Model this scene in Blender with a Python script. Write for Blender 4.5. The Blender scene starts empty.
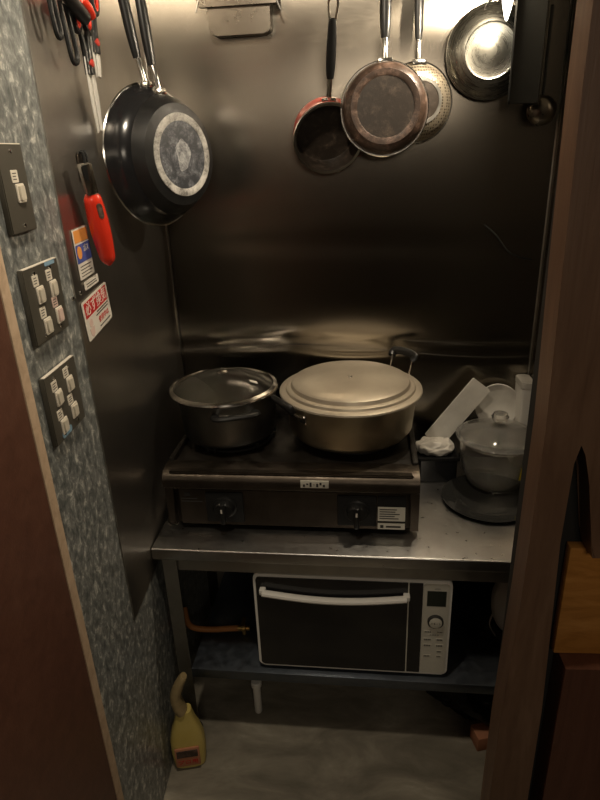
import bpy, bmesh, math, random
from mathutils import Vector, Matrix, noise
random.seed(7)
SC = bpy.context.scene
COL = SC.collection
R = math.radians
PI = math.pi

# ---------------------------------------------------------------- camera
def look_basis(pitch, roll, yaw):
    h = Vector((-math.sin(yaw), math.cos(yaw), 0)); up = Vector((0, 0, 1))
    d = h*math.cos(pitch) - up*math.sin(pitch)
    r = Vector((math.cos(yaw), math.sin(yaw), 0)); u = r.cross(d)
    r2 = r*math.cos(roll) + u*math.sin(roll); u2 = -r*math.sin(roll) + u*math.cos(roll)
    return r2, u2, d
cam_d = bpy.data.cameras.new('camera'); cam = bpy.data.objects.new('camera', cam_d); COL.objects.link(cam)
r_, u_, d_ = look_basis(R(22.6), R(-2.3), R(4.5))
m3 = Matrix((r_, u_, -d_)).transposed()
cam.matrix_world = Matrix.Translation((0, 0, 1.54)) @ m3.to_4x4()
cam_d.sensor_fit = 'VERTICAL'; cam_d.sensor_height = 32.0; cam_d.lens = 32.0*601/800
cam_d.clip_start = 0.02
SC.camera = cam

# ---------------------------------------------------------------- world, lights, exposure
w = bpy.data.worlds.new('dim_room'); SC.world = w; w.use_nodes = True
w.node_tree.nodes['Background'].inputs[0].default_value = (1.0, .88, .68, 1)
w.node_tree.nodes['Background'].inputs[1].default_value = 0.012
SC.view_settings.view_transform = 'Standard'; SC.view_settings.look = 'None'
SC.view_settings.gamma = 1.0; SC.view_settings.use_curve_mapping = False
SC.view_settings.exposure = 0.0
def area(name, loc, target, sx, sy, power, col):
    l = bpy.data.lights.new(name, 'AREA'); l.shape = 'RECTANGLE'; l.size = sx; l.size_y = sy
    l.energy = power; l.color = col
    o = bpy.data.objects.new(name, l); COL.objects.link(o); o.location = loc
    o.rotation_euler = (Vector(target) - Vector(loc)).to_track_quat('-Z', 'Y').to_euler()
    return o
def point(name, loc, power, col, size=.03):
    l = bpy.data.lights.new(name, 'POINT'); l.energy = power; l.color = col; l.shadow_soft_size = size
    o = bpy.data.objects.new(name, l); COL.objects.link(o); o.location = loc
    return o
area('room_lamp', (.25, -1.05, 1.86), (0, 1.2, .35), .55, .30, 4.8, (1.0, .85, .66))
area('doorway_ceiling_lamp', (-.16, .74, 2.16), (-.47, .98, 1.80), .08, .08, 7.5, (1.0, .86, .66))
lp = bpy.data.lights.new('clip_lamp_light', 'POINT'); lp.energy = 16.0; lp.color = (1.0, .84, .62); lp.shadow_soft_size = .012
lo = bpy.data.objects.new('clip_lamp_light', lp); COL.objects.link(lo); lo.location = (.330, 1.470, 1.865)
point('side_room_lamp', (.85, .75, 1.0), .45, (1.0, .50, .12), .05)

# ---------------------------------------------------------------- materials
def mat(name, col=(.5,.5,.5), rough=.5, metal=0., spec=.5, coat=0., trans=0., ior=1.45, emit=None, es=0.):
    m = bpy.data.materials.new(name); m.use_nodes = True
    b = m.node_tree.nodes['Principled BSDF']; I = b.inputs
    I['Base Color'].default_value = (*col, 1); I['Roughness'].default_value = rough
    I['Metallic'].default_value = metal; I['Specular IOR Level'].default_value = spec
    I['Coat Weight'].default_value = coat; I['Transmission Weight'].default_value = trans; I['IOR'].default_value = ior
    if emit: I['Emission Color'].default_value = (*emit, 1); I['Emission Strength'].default_value = es
    return m
def nodes(m): return m.node_tree.nodes, m.node_tree.links, m.node_tree.nodes['Principled BSDF']
def coords(m, scale=(1,1,1), kind='Object', rot=(0,0,0)):
    N, L, b = nodes(m)
    t = N.new('ShaderNodeTexCoord'); mp = N.new('ShaderNodeMapping'); mp.inputs['Scale'].default_value = scale
    mp.inputs['Rotation'].default_value = rot
    L.new(t.outputs[kind], mp.inputs['Vector']); return mp.outputs['Vector']
def noise_tex(m, vec, sc, det=4, rough=.6, dist=0.):
    N, L, b = nodes(m)
    n = N.new('ShaderNodeTexNoise'); n.inputs['Scale'].default_value = sc; n.inputs['Detail'].default_value = det
    n.inputs['Roughness'].default_value = rough; n.inputs['Distortion'].default_value = dist
    L.new(vec, n.inputs['Vector']); return n.outputs['Fac']
def ramp(m, fac, stops):
    N, L, b = nodes(m)
    r = N.new('ShaderNodeValToRGB'); L.new(fac, r.inputs['Fac'])
    e = r.color_ramp.elements
    while len(e) < len(stops): e.new(.5)
    for i, (p, c) in enumerate(stops):
        e[i].position = p; e[i].color = (*c, 1) if len(c) == 3 else c
    return r.outputs['Color']
def bump(m, fac, strength, dist=.002):
    N, L, b = nodes(m)
    bp = N.new('ShaderNodeBump'); bp.inputs['Strength'].default_value = strength; bp.inputs['Distance'].default_value = dist
    L.new(fac, bp.inputs['Height'])
    old = b.inputs['Normal'].links
    if old: L.new(old[0].from_socket, bp.inputs['Normal'])
    L.new(bp.outputs['Normal'], b.inputs['Normal'])
def noisy(m, sc, stops, scale=(1,1,1), det=4, rgh=None, bmp=0., kind='Object', dist=0.):
    N, L, b = nodes(m); v = coords(m, scale, kind); f = noise_tex(m, v, sc, det, dist=dist)
    L.new(ramp(m, f, stops), b.inputs['Base Color'])
    if rgh: 
        c = ramp(m, f, [(.3, (rgh[0],)*3), (.7, (rgh[1],)*3)]); L.new(c, b.inputs['Roughness'])
    if bmp: bump(m, f, bmp)
    return m

def steel(name, a, b_, rough=(.28,.42), aniso=(2, 2, 90), an=0.):
    m = mat(name, a, .35, 1.0)
    N, L, bs = nodes(m)
    v = coords(m, (1,1,1)); f = noise_tex(m, v, 5, 5)
    L.new(ramp(m, f, [(.35, a), (.65, b_)]), bs.inputs['Base Color'])
    v2 = coords(m, aniso); f2 = noise_tex(m, v2, 12, 3)
    L.new(ramp(m, f2, [(.3, (rough[0],)*3), (.7, (rough[1],)*3)]), bs.inputs['Roughness'])
    if an:
        tg = N.new('ShaderNodeTangent'); tg.direction_type = 'RADIAL'; tg.axis = 'Y'
        L.new(tg.outputs[0], bs.inputs['Tangent']); bs.inputs['Anisotropic'].default_value = an
    return m
M = {}
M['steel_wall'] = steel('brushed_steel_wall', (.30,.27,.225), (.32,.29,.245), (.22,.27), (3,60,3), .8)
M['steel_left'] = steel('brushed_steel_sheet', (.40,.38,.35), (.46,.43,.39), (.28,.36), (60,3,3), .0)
M['steel_top'] = steel('scratched_steel_worktop', (.42,.41,.40), (.55,.54,.52), (.27,.37), (5,5,5))
M['steel_dull'] = steel('dull_steel', (.34,.33,.30), (.46,.44,.41), (.3,.5), (3,3,3))
M['pot_steel'] = steel('grey_pot_steel', (.17,.165,.15), (.25,.24,.22), (.30,.42), (3,3,3))
M['tray_steel'] = steel('dark_tray_steel', (.17,.15,.125), (.19,.17,.14), (.27,.29), (3,3,3))
M['steel_bright'] = mat('polished_steel', (.72,.70,.66), .16, 1.0)
M['steel_stove'] = steel('greasy_stove_steel', (.06,.050,.040), (.12,.10,.082), (.36,.52), (4,4,30))
M['lid_steel'] = steel('hanging_lid_steel', (.17,.165,.14), (.22,.21,.185), (.24,.32))
M['brass'] = mat('brass', (.55,.36,.12), .35, 1.0)
M['alu_lid'] = noisy(mat('matt_aluminium_lid', (.6,.55,.45), .42, .6), 9, [(.3,(.44,.38,.30)),(.7,(.56,.50,.40))], rgh=(.36,.52))
M['alu_pot'] = noisy(mat('anodised_aluminium', (.5,.42,.28), .36, 1.0), 7, [(.3,(.44,.37,.25)),(.7,(.58,.50,.36))], rgh=(.30,.42))
M['black_gloss'] = mat('black_enamel', (.012,.012,.013), .18, 0, .6)
M['black_mat'] = mat('black_plastic', (.010,.010,.010), .5, 0, .3)
M['black_rubber'] = mat('black_resin_handle', (.012,.012,.012), .32, 0, .4)
M['black_void'] = mat('sooty_iron', (.01,.009,.008), .6)
M['glass'] = mat('clear_glass', (.96,.97,.95), .02, 0, .5, trans=1.0, ior=1.46)
M['glass_greasy'] = mat('filmy_glass', (.90,.89,.85), .05, 0, .5, trans=.94, ior=1.46)
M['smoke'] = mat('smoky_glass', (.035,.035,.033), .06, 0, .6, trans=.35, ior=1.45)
M['white_pl'] = mat('white_plastic', (.74,.72,.67), .4)
M['white_dirty'] = noisy(mat('white_cloudy_plastic', (.5,.48,.44), .5), 8, [(.3,(.42,.40,.36)),(.7,(.62,.60,.55))])
M['mw_white'] = mat('microwave_white', (.82,.80,.74), .38)
M['mw_silver'] = mat('silver_panel', (.62,.60,.52), .4, .15)
M['mw_black'] = mat('microwave_door_black', (.008,.008,.009), .12, 0, .55)
M['lcd'] = mat('lcd_dark', (.02,.026,.02), .2)
M['ink'] = mat('dark_ink', (.03,.028,.026), .6)
M['red_ink'] = mat('red_ink', (.50,.02,.02), .5)
M['paper'] = mat('white_sticker', (.66,.62,.55), .5)
M['paper_blue'] = mat('blue_print', (.06,.09,.32), .5)
M['paper_orange'] = mat('orange_print', (.72,.30,.07), .5)
M['paper_yellow'] = mat('yellow_sticker', (.80,.62,.02), .5)
M['red_pl'] = mat('red_plastic', (.66,.035,.015), .25, coat=.4)
M['red_enamel'] = noisy(mat('red_enamel', (.5,.03,.02), .3, coat=.3), 12, [(.3,(.42,.03,.02)),(.7,(.55,.07,.05))])
M['plate_dark'] = mat('bronze_grey_plate', (.095,.087,.07), .34, .3)
M['switch_white'] = mat('ivory_switch', (.74,.68,.58), .35)
M['switch_grey'] = mat('aged_ivory_rocker', (.56,.51,.42), .4)
M['label_pink'] = mat('pinkish_paper_label', (.62,.46,.40), .6)
M['yellow_bottle'] = noisy(mat('yellow_bottle', (.50,.38,.06), .4), 6, [(.35,(.56,.42,.10)),(.65,(.64,.52,.18))])
M['tan_pl'] = mat('tan_nozzle', (.32,.24,.12), .45)
M['blade'] = mat('satin_blade_steel', (.80,.78,.74), .42, .55)
M['hose'] = mat('orange_gas_hose', (.42,.17,.05), .45)
M['cardboard'] = mat('terracotta_card', (.50,.22,.12), .8)
M['bag_white'] = mat('crumpled_white_bag', (.55,.52,.47), .42)
M['lamp_shade'] = mat('black_lamp_shade', (.006,.006,.005), .6, 0, .2)
M['bulb'] = mat('glowing_bulb', (1,1,1), .4, emit=(1.0,.93,.78), es=14.)
M['shelf_blue'] = steel('blue_grey_shelf_steel', (.13,.15,.18), (.18,.20,.23), (.38,.55), (4,4,4))
M['rubber_foot'] = mat('dark_rubber', (.03,.03,.03), .7)

# wood of the door posts
def wood(name, a, b_, c, rough=.45, stretch=(7,7,.8)):
    m = mat(name, a, rough); N, L, bs = nodes(m)
    v = coords(m, stretch); f = noise_tex(m, v, 5, 6, .65, .8)
    L.new(ramp(m, f, [(.28, a), (.5, b_), (.75, c)]), bs.inputs['Base Color'])
    v2 = coords(m, (40,40,2)); f2 = noise_tex(m, v2, 6, 3); bump(m, f2, .25, .001)
    return m
M['wood'] = wood('dark_red_brown_wood', (.12,.066,.040), (.16,.092,.056), (.215,.13,.082))
M['wood_dark'] = wood('dark_brown_wood', (.085,.034,.021), (.11,.045,.028), (.14,.062,.04))
M['wood_edge'] = wood('pale_bare_wood_edge', (.42,.30,.20), (.52,.38,.26), (.60,.45,.32), .7)
M['wood_orange'] = wood('varnished_orange_wood', (.36,.15,.03), (.50,.22,.05), (.62,.30,.08), .3, (2,2,9))

# speckled grey-green laminate
m = mat('speckled_green_laminate', (.3,.33,.31), .30, 0, .5); M['laminate'] = m
N, L, bs = nodes(m)
v = coords(m, (1,.65,1)); f = noise_tex(m, v, 62, 7, .72, .5)
v1 = coords(m, (1,1,1)); f1 = noise_tex(m, v1, 9, 3)
c1 = ramp(m, f, [(.34,(.075,.082,.080)),(.46,(.145,.153,.148)),(.55,(.235,.242,.230)),(.67,(.60,.59,.54))])
c2 = ramp(m, f1, [(.3,(.85,.87,.88)),(.7,(1,1,1))])
mx = N.new('ShaderNodeMixRGB'); mx.blend_type = 'MULTIPLY'; mx.inputs[0].default_value = .8
L.new(c1, mx.inputs[1]); L.new(c2, mx.inputs[2]); L.new(mx.outputs[0], bs.inputs['Base Color'])
vo = N.new('ShaderNodeTexVoronoi'); vo.inputs['Scale'].default_value = 22; L.new(v1, vo.inputs['Vector'])

# worn concrete / vinyl floor
m = mat('stained_grey_floor', (.3,.27,.22), .55); M['floor'] = m
N, L, bs = nodes(m)
v = coords(m, (1,2.2,1)); f = noise_tex(m, v, 5, 7, .62, .6)
L.new(ramp(m, f, [(.3,(.14,.125,.095)),(.5,(.23,.205,.16)),(.62,(.30,.27,.21)),(.75,(.42,.385,.31))]), bs.inputs['Base Color'])
bump(m, noise_tex(m, coords(m), 40, 4), .2)
L.new(ramp(m, f, [(.3,(.5,)*3),(.7,(.65,)*3)]), bs.inputs['Roughness'])

m = mat('dimpled_bronze_steel', (.4,.34,.26), .32, .8); M['dimpled'] = m
N, L, bs = nodes(m)
vo = N.new('ShaderNodeTexVoronoi'); vo.inputs['Scale'].default_value = 150; vo.inputs['Randomness'].default_value = .15
L.new(coords(m), vo.inputs['Vector'])
L.new(ramp(m, vo.outputs['Distance'], [(.25,(.07,.055,.04)),(.45,(.50,.43,.33))]), bs.inputs['Base Color']); bump(m, vo.outputs['Distance'], .5)
# worn pan bottoms
def worn(name, base, mid, pale, lo=.45):
    m = mat(name, base, .35, 0, .5); N, L, bs = nodes(m)
    v = coords(m); f = noise_tex(m, v, 34, 8, .8, .3)
    L.new(ramp(m, f, [(lo, base), (lo+.1, mid), (lo+.22, pale)]), bs.inputs['Base Color'])
    L.new(ramp(m, f, [(.3,(.25,)*3),(.7,(.6,)*3)]), bs.inputs['Roughness'])
    bump(m, f, .4)
    return m
M['pan_ring'] = worn('scuffed_grey_ring', (.10,.095,.088), (.30,.29,.27), (.50,.48,.45), .36)
M['pan_center'] = worn('blue_grey_worn_base', (.035,.038,.045), (.10,.105,.12), (.30,.31,.33), .46)
M['patch'] = worn('patchy_bare_metal', (.035,.038,.045), (.17,.175,.185), (.38,.385,.39), .36)
M['pan_black'] = worn('black_nonstick', (.010,.010,.010), (.014,.013,.013), (.035,.033,.03), .55)
M['pan_brown'] = worn('scorched_brown_enamel', (.045,.028,.020), (.10,.062,.046), (.24,.165,.125), .47)
M['pan_soot'] = worn('sooty_pan_base', (.028,.021,.016), (.055,.040,.030), (.12,.09,.065), .5)
M['stove_top'] = worn('burnt_stove_top', (.010,.008,.006), (.022,.018,.014), (.10,.085,.07), .55)

# ---------------------------------------------------------------- mesh helpers
I4 = Matrix.Identity(4)
def T(x, y, z): return Matrix.Translation((x, y, z))
def Rx(a): return Matrix.Rotation(a, 4, 'X')
def Ry(a): return Matrix.Rotation(a, 4, 'Y')
def Rz(a): return Matrix.Rotation(a, 4, 'Z')
def bm_(): return bmesh.new()
def box(bm, x0, x1, y0, y1, z0, z1, bev=0., mx=I4, seg=2):
    t = bmesh.new(); bmesh.ops.create_cube(t, size=1)
    for v in t.verts: v.co = Vector(((x0+x1)/2 + v.co.x*(x1-x0), (y0+y1)/2 + v.co.y*(y1-y0), (z0+z1)/2 + v.co.z*(z1-z0)))
    if bev: bmesh.ops.bevel(t, geom=t.edges[:], offset=bev, segments=seg, affect='EDGES', profile=.5)
    t.transform(mx); merge(bm, t)
def merge(bm, t):
    me = bpy.data.meshes.new('tmp'); t.to_mesh(me); t.free(); bm.from_mesh(me); bpy.data.meshes.remove(me)
def lathe(bm, prof, seg=48, mx=I4, a0=0., a1=2*PI):
    full = abs(a1-a0-2*PI) < 1e-6
    n = seg if full else seg+1
    rings = []
    for r, z in prof:
        if r < 1e-6: rings.append([bm.verts.new(mx @ Vector((0,0,z)))])
        else: rings.append([bm.verts.new(mx @ Vector((r*math.cos(a0+(a1-a0)*i/seg), r*math.sin(a0+(a1-a0)*i/seg), z))) for i in range(n)])
    for A, B in zip(rings, rings[1:]):
        for i in range(seg):
            j = (i+1) % n
            if len(A) == 1 and len(B) == 1: continue
            if len(A) == 1: bm.faces.new((A[0], B[j], B[i]))
            elif len(B) == 1: bm.faces.new((A[i], A[j], B[0]))
            else: bm.faces.new((A[i], A[j], B[j], B[i]))
def tube(bm, pts, r, seg=10, mx=I4, sy=1., cap=True, up=None):
    pts = [Vector(p) for p in pts]; n = len(pts)
    rr = r if isinstance(r, (list, tuple)) else [r]*n
    prev = None; rings = []
    for i, p in enumerate(pts):
        t = (pts[min(i+1, n-1)] - pts[max(i-1, 0)]).normalized()
        if prev is None:
            a = Vector(up) if up else (Vector((0,0,1)) if abs(t.z) < .9 else Vector((1,0,0)))
            s = t.cross(a).normalized()
        else: s = (prev - t*prev.dot(t)).normalized()
        prev = s; q = s.cross(t)
        rings.append([bm.verts.new(mx @ (p + s*rr[i]*math.cos(2*PI*k/seg) + q*rr[i]*sy*math.sin(2*PI*k/seg))) for k in range(seg)])
    for A, B in zip(rings, rings[1:]):
        for k in range(seg): bm.faces.new((A[k], A[(k+1) % seg], B[(k+1) % seg], B[k]))
    if cap: bm.faces.new(rings[0][::-1]); bm.faces.new(rings[-1])
def smooth_path(pts, n=6):
    pts = [Vector(p) for p in pts]; P = [pts[0]] + pts + [pts[-1]]; out = []
    for i in range(1, len(P)-2):
        for k in range(n):
            t = k/n; a, b, c, d = P[i-1], P[i], P[i+1], P[i+2]
            out.append(.5*((2*b) + (c-a)*t + (2*a-5*b+4*c-d)*t*t + (3*b-a-3*c+d)*t**3))
    out.append(pts[-1]); return out
def prism(bm, poly, z0, z1, mx=I4, bev=0.):
    t = bmesh.new()
    a = [t.verts.new((x, y, z0)) for x, y in poly]; b = [t.verts.new((x, y, z1)) for x, y in poly]
    n = len(poly)
    t.faces.new(a[::-1]); t.faces.new(b)
    for i in range(n): t.faces.new((a[i], a[(i+1) % n], b[(i+1) % n], b[i]))
    if bev: bmesh.ops.bevel(t, geom=[e for e in t.edges if abs(e.verts[0].co.z-e.verts[1].co.z) < 1e-7], offset=bev, segments=2, affect='EDGES')
    t.transform(mx); merge(bm, t)
def rrect(w, h, r, n=5, cx=0, cy=0):
    out = []
    for sx, sy, a in ((1,1,0),(-1,1,90),(-1,-1,180),(1,-1,270)):
        for k in range(n+1):
            t = R(a + 90*k/n); out.append((cx+sx*(w/2-r)+r*math.cos(t), cy+sy*(h/2-r)+r*math.sin(t)))
    return out
def obj(name, bm, m, parent=None, mw=None, angle=38, **props):
    bmesh.ops.recalc_face_normals(bm, faces=bm.faces[:])
    me = bpy.data.meshes.new(name); bm.to_mesh(me); bm.free()
    for p in me.polygons: p.use_smooth = True
    me.set_sharp_from_angle(angle=R(angle))
    me.materials.append(M[m] if isinstance(m, str) else m)
    o = bpy.data.objects.new(name, me); COL.objects.link(o)
    if parent: o.parent = parent
    if mw is not None: o.matrix_world = mw
    for k, v in props.items(): o[k] = v
    return o
def thing(name, label, cat, mw=I4, group=None):
    o = bpy.data.objects.new(name, None); COL.objects.link(o); o.empty_display_size = .05
    o.matrix_world = mw; o['label'] = label; o['category'] = cat
    if group: o['group'] = group
    return o
def tag(o, label, cat, group=None):
    o['label'] = label; o['category'] = cat
    if group: o['group'] = group
    return o
def struct(name, bm, m, mw=None, **k):
    o = obj(name, bm, m, None, mw, **k); o['kind'] = 'structure'; return o
def text(parent, s, size, m, local, name='lettering', ext=.0003, sx=1.):
    c = bpy.data.curves.new('t', 'FONT'); c.body = s; c.size = size; c.align_x = 'CENTER'; c.align_y = 'CENTER'; c.extrude = ext
    o = bpy.data.objects.new('t', c); COL.objects.link(o)
    bpy.context.view_layer.update()
    me = bpy.data.meshes.new_from_object(o.evaluated_get(bpy.context.evaluated_depsgraph_get()))
    bpy.data.objects.remove(o); bpy.data.curves.remove(c)
    me.name = name; me.materials.clear(); me.materials.append(M[m])
    me.transform(local @ Matrix.Diagonal((sx,1,1,1)))
    q = bpy.data.objects.new(name, me); COL.objects.link(q); q.parent = parent
    return q

# ---------------------------------------------------------------- frames of the two walls and of the niche
def frame(origin, X, Y, Z):
    m = Matrix((X, Y, Z)).transposed().to_4x4(); return Matrix.Translation(origin) @ m
DL = Vector((-.0244, 1, 0)).normalized(); NL = Vector((1, .0244, 0)).normalized(); ZU = Vector((0,0,1))
def LW(y, z, off=0.):                       # left wall: x runs into the niche, y up, z out of the wall
    p = Vector((-.48 - .0244*(y-1.2), y, z)) + NL*off
    return frame(p, DL, ZU, NL)
XB = Vector((1, -.044, 0)).normalized(); NB = Vector((-.044, -1, 0)).normalized()
def BWf(x, z, off=0.):                      # back wall: x right, y up, z towards the room
    p = Vector((x, 1.72 - .044*(x+.49), z)) + NB*off
    return frame(p, XB, ZU, NB)
NR = R(-2.5)

# ---------------------------------------------------------------- the room
b = bm_(); box(b, -1.8, 2.2, -2.2, 2.2, -.06, 0); struct('floor', b, 'floor')
b = bm_(); box(b, -1.8, 2.2, -2.2, 2.2, 2.45, 2.5)
M['ceiling'] = mat('dark_ceiling', (.07,.065,.05), .8); struct('ceiling', b, 'ceiling')
# left wall: laminate board over its whole length
b = bm_(); box(b, -1.02, 2.05-1.2, 0, 2.45, -.06, 0, mx=I4)
struct('wall_left', b, 'laminate', LW(1.2, 0))
# stainless sheet on the left wall, slightly wavy
def sheet(x0, x1, y0, y1, nx, ny, fn, th):
    b = bm_(); F = []
    for j in range(ny+1):
        row = []
        for i in range(nx+1):
            x = x0+(x1-x0)*i/nx; y = y0+(y1-y0)*j/ny
            row.append(b.verts.new((x, y, th+fn(x, y))))
        F.append(row)
    for j in range(ny):
        for i in range(nx): b.faces.new((F[j][i], F[j][i+1], F[j+1][i+1], F[j+1][i]))
    bd = [F[0][i] for i in range(nx+1)] + [F[j][nx] for j in range(1, ny+1)] + [F[ny][i] for i in range(nx-1, -1, -1)] + [F[j][0] for j in range(ny-1, 0, -1)]
    bk = [b.verts.new((v.co.x, v.co.y, 0)) for v in bd]; n = len(bd)
    for i in range(n): b.faces.new((bd[i], bk[i], bk[(i+1) % n], bd[(i+1) % n]))
    b.faces.new(bk)
    return b
def wl(x, y):
    e = min(1, max(0, x/.05))
    return .0012*noise.noise(Vector((x*3, y*1.6, 3)))*e + .0016*e*math.exp(-((y-.94)/.03)**2) - .002*e*math.exp(-((x-.42)/.05)**2)*(1 if y > .7 else 0)
b = sheet(0, .69, .578, 2.40, 40, 110, wl, .003)
struct('wall_left_sheet', b, 'steel_left', LW(1.028, 0), angle=80)
# back wall: stainless sheet with horizontal dents
def wb(x, y):
    g = noise.noise(Vector((x*2.1, y*2.6, 1.5)))
    d1 = -.006*math.exp(-((y-(1.005+.015*math.sin(x*5)))/.022)**2)
    d2 = -.0022*math.exp(-((y-(1.31-.03*x))/.03)**2)*max(0, min(1, (x+.1)*3))
    return .0018*g + d1*.7 + d2*.6 + .001*math.sin(y*7+x)
b = sheet(-.02, 1.1, -.0, 2.45, 90, 190, wb, .006)
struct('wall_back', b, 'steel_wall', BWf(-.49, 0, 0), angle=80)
b = bm_(); box(b, -.05, 1.2, 0, 2.45, -.08, 0); struct('wall_back_core', b, 'laminate', BWf(-.49, 0, -.001))
# right wall of the niche
b = bm_(); box(b, .535, .56, .86, 1.70, 0, 2.45); struct('wall_right', b, 'steel_wall')
b = bm_(); tube(b, [(.533, 1.669, 0), (.533, 1.669, 2.4)], .0025, 6); struct('trim_4', b, 'steel_dull')
b = bm_(); tube(b, [(-.489, 1.708, .6), (-.489, 1.708, 2.4)], .003, 6); struct('trim_5', b, 'steel_bright')
# left door jamb: dark wood board with pale bare edge
b = bm_(); box(b, -1.0, -.025, 0, 2.4, -.02, .010, .002); struct('trim_1', b, 'wood_dark', LW(.80, 0))
b = bm_(); box(b, -.024, .0, 0, 2.4, 0, .011, .001); struct('trim_2', b, 'wood_edge', LW(.80, 0))
# right door post, seen from its front: a wide board broken by a dark split, edges as they are
Yp = .80
post = [(.273, 0), (.277, .55), (.286, .85), (.289, 1.15), (.283, 1.4), (.279, 1.6), (.279, 2.4), (.62, 2.4), (.62, .93), (.388, .93), (.382, .955), (.365, 1.07), (.350, 1.115), (.341, 1.145), (.336, 1.10), (.334, .96), (.340, .80), (.347, .60), (.350, 0)]
b = bm_(); prism(b, post, 0, .055, frame(Vector((0, Yp+.055, 0)), Vector((1,0,0)), ZU, Vector((0,-1,0))), .003)
struct('trim_3', b, 'wood', None)
M['dark_backing'] = mat('added_dark_backing', (.018,.017,.015), .8)
b = bm_(); box(b, .29, .9, Yp+.057, Yp+.085, 0, 2.4); struct('wall_right_added_backing', b, 'dark_backing')  # board added behind the post so the steel mirrors dark, not lit wood
b = bm_(); box(b, .376, .9, Yp+.0, Yp+.055, 0, .700)
struct('wall_right_core', b, 'wood_dark')
b = bm_(); box(b, .366, .9, Yp+.035, Yp+.056, .700, .925, .003); struct('trim_6', b, 'wood_orange')
# room behind the camera (only lit through reflections)
M['room_wall'] = mat('brown_room_wall', (.07,.065,.05), .8)
b = bm_(); box(b, -1.8, 2.2, -2.2, -2.12, 0, 2.45); struct('wall_rear', b, 'room_wall')

# ---------------------------------------------------------------- steel work table
tb = thing('steel_work_table', 'stainless steel work table with dark lower shelf, fitted into the niche', 'table', T(-.48, 1.192, 0) @ Rz(NR))
W, D = 1.0, .505
b = bm_(); box(b, .003, W, 0, D, .618, .65, .004, seg=3); obj('worktop', b, 'steel_top', tb)
b = bm_(); box(b, .03, W-.02, .02, .035, .575, .618); box(b, .03, W-.02, D-.04, D-.02, .575, .618); obj('apron', b, 'steel_dull', tb)
for lx, ly in ((.042, .03), (.042, D-.04), (.95, .035), (.95, D-.04)):
    b = bm_(); box(b, lx-.018, lx+.018, ly-.018, ly-.015, .03, .62); box(b, lx-.018, lx-.015, ly-.015, ly+.018, .03, .62) if lx < .5 else box(b, lx+.015, lx+.018, ly-.015, ly+.018, .03, .62)
    lg = obj('leg', b, 'steel_dull', tb)
    b = bm_(); lathe(b, [(0,.03),(.012,.03),(.012,.012),(.02,.008),(.02,0),(0,0)], 16, T(lx, ly, 0)); obj('foot', b, 'rubber_foot', lg)
b = bm_(); box(b, .062, .932, .006, D, .228, .258, .002); obj('lower_shelf', b, 'shelf_blue', tb)

# ---------------------------------------------------------------- gas stove
st = thing('gas_stove', 'greasy stainless two burner gas stove on the steel worktop', 'stove', T(-.135, 1.27, .650) @ Rz(NR) @ Matrix.Diagonal((1,1,.915,1)))
HW = .315; SD = .36
b = bm_(); box(b, -HW+.012, HW-.012, .012, SD, .012, .150, .003); obj('body', b, 'steel_stove', st)
b = bm_()
prism(b, [(-HW, .015), (-HW, .165), (-HW+.02, .185), (HW-.02, .185), (HW, .165), (HW, .015), (HW-.02, .015), (HW-.02, .135), (-HW+.02, .135), (-HW+.02, .015)], -.02, .006, Rx(PI/2) @ T(0,0,0), .003)
obj('front_frame', b, 'steel_stove', st)
b = bm_(); t = bmesh.new()
pr = [(0, .135), (-.014, .140), (-.016, .160), (-.012, .172), (0, .182), (.02, .187), (.05, .187), (.05, .15)]
prism(b, pr, -HW+.001, HW-.001, Matrix(((0,0,1,0),(1,0,0,0),(0,1,0,0),(0,0,0,1))), .0); obj('top_rim', b, 'steel_stove', st, angle=50)
b = bm_(); box(b, -HW, HW, -.006, .006, .1315, .138, .002); obj('trim_strip', b, 'steel_bright', st)
b = bm_(); box(b, -HW+.035, HW-.035, -.002, .01, .018, .128); obj('front_panel', b, 'steel_stove', st)
b = bm_()
box(b, -HW+.004, HW-.004, .045, SD+.01, .168, .180, .003); box(b, -HW+.002, -HW+.016, .045, SD+.01, .165, .196, .003)
box(b, HW-.016, HW-.002, .045, SD+.01, .165, .196, .003); box(b, -HW+.004, HW-.004, SD-.01, SD+.012, .165, .215, .004)
obj('top_plate', b, 'stove_top', st)
for bx in (-.175, .155):
    by = .205
    b = bm_(); lathe(b, [(.085,.180),(.088,.184),(.060,.186),(.055,.181)], 40, T(bx, by, 0)); obj('drip_ring', b, 'steel_dull', st)
    b = bm_(); lathe(b, [(.045,.180),(.045,.193),(.036,.197),(.030,.199),(.012,.199),(.012,.185)], 32, T(bx, by, 0)); obj('burner', b, 'black_void', st)
    b = bm_(); lathe(b, [(.100,.190),(.106,.190),(.106,.184),(.100,.184),(.100,.190)], 40, T(bx, by, 0))
    for k in range(6):
        box(b, .045, .115, -.003, .003, .186, .2035, .001, T(bx, by, 0) @ Rz(k*PI/3+.26))
    for k in range(3): box(b, .098, .108, -.004, .004, .178, .192, .001, T(bx, by, 0) @ Rz(k*2*PI/3))
    obj('trivet', b, 'black_void', st)
for kx in (-.165, .165):
    b = bm_(); box(b, kx-.048, kx+.048, -.006, .0, .028, .122, .003); pk = obj('knob_plate', b, 'black_mat', st)
    K = T(kx, -.006, .078) @ Rx(PI/2)
    b = bm_(); lathe(b, [(.032,0),(.032,.004),(.027,.006),(.024,.020),(.021,.023),(0,.023)], 32, K)
    box(b, -.0065, .0065, -.036, .026, .016, .034, .003, K); kb = obj('knob', b, 'black_rubber', pk)
    b = bm_(); box(b, -.002, .002, .002, .014, .0335, .0345, 0, K); obj('knob_mark', b, 'paper', pk)
b = bm_(); box(b, .215, .283, -.005, -.001, .042, .122); obj('dark_label', b, 'black_mat', st)
b = bm_(); box(b, .216, .282, -.0062, -.0045, .047, .090); s1 = obj('printed_label', b, 'mw_silver', st)
b = bm_(); box(b, .216, .282, -.0062, -.001, .021, .038); s2 = obj('printed_label', b, 'mw_silver', st)
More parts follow.
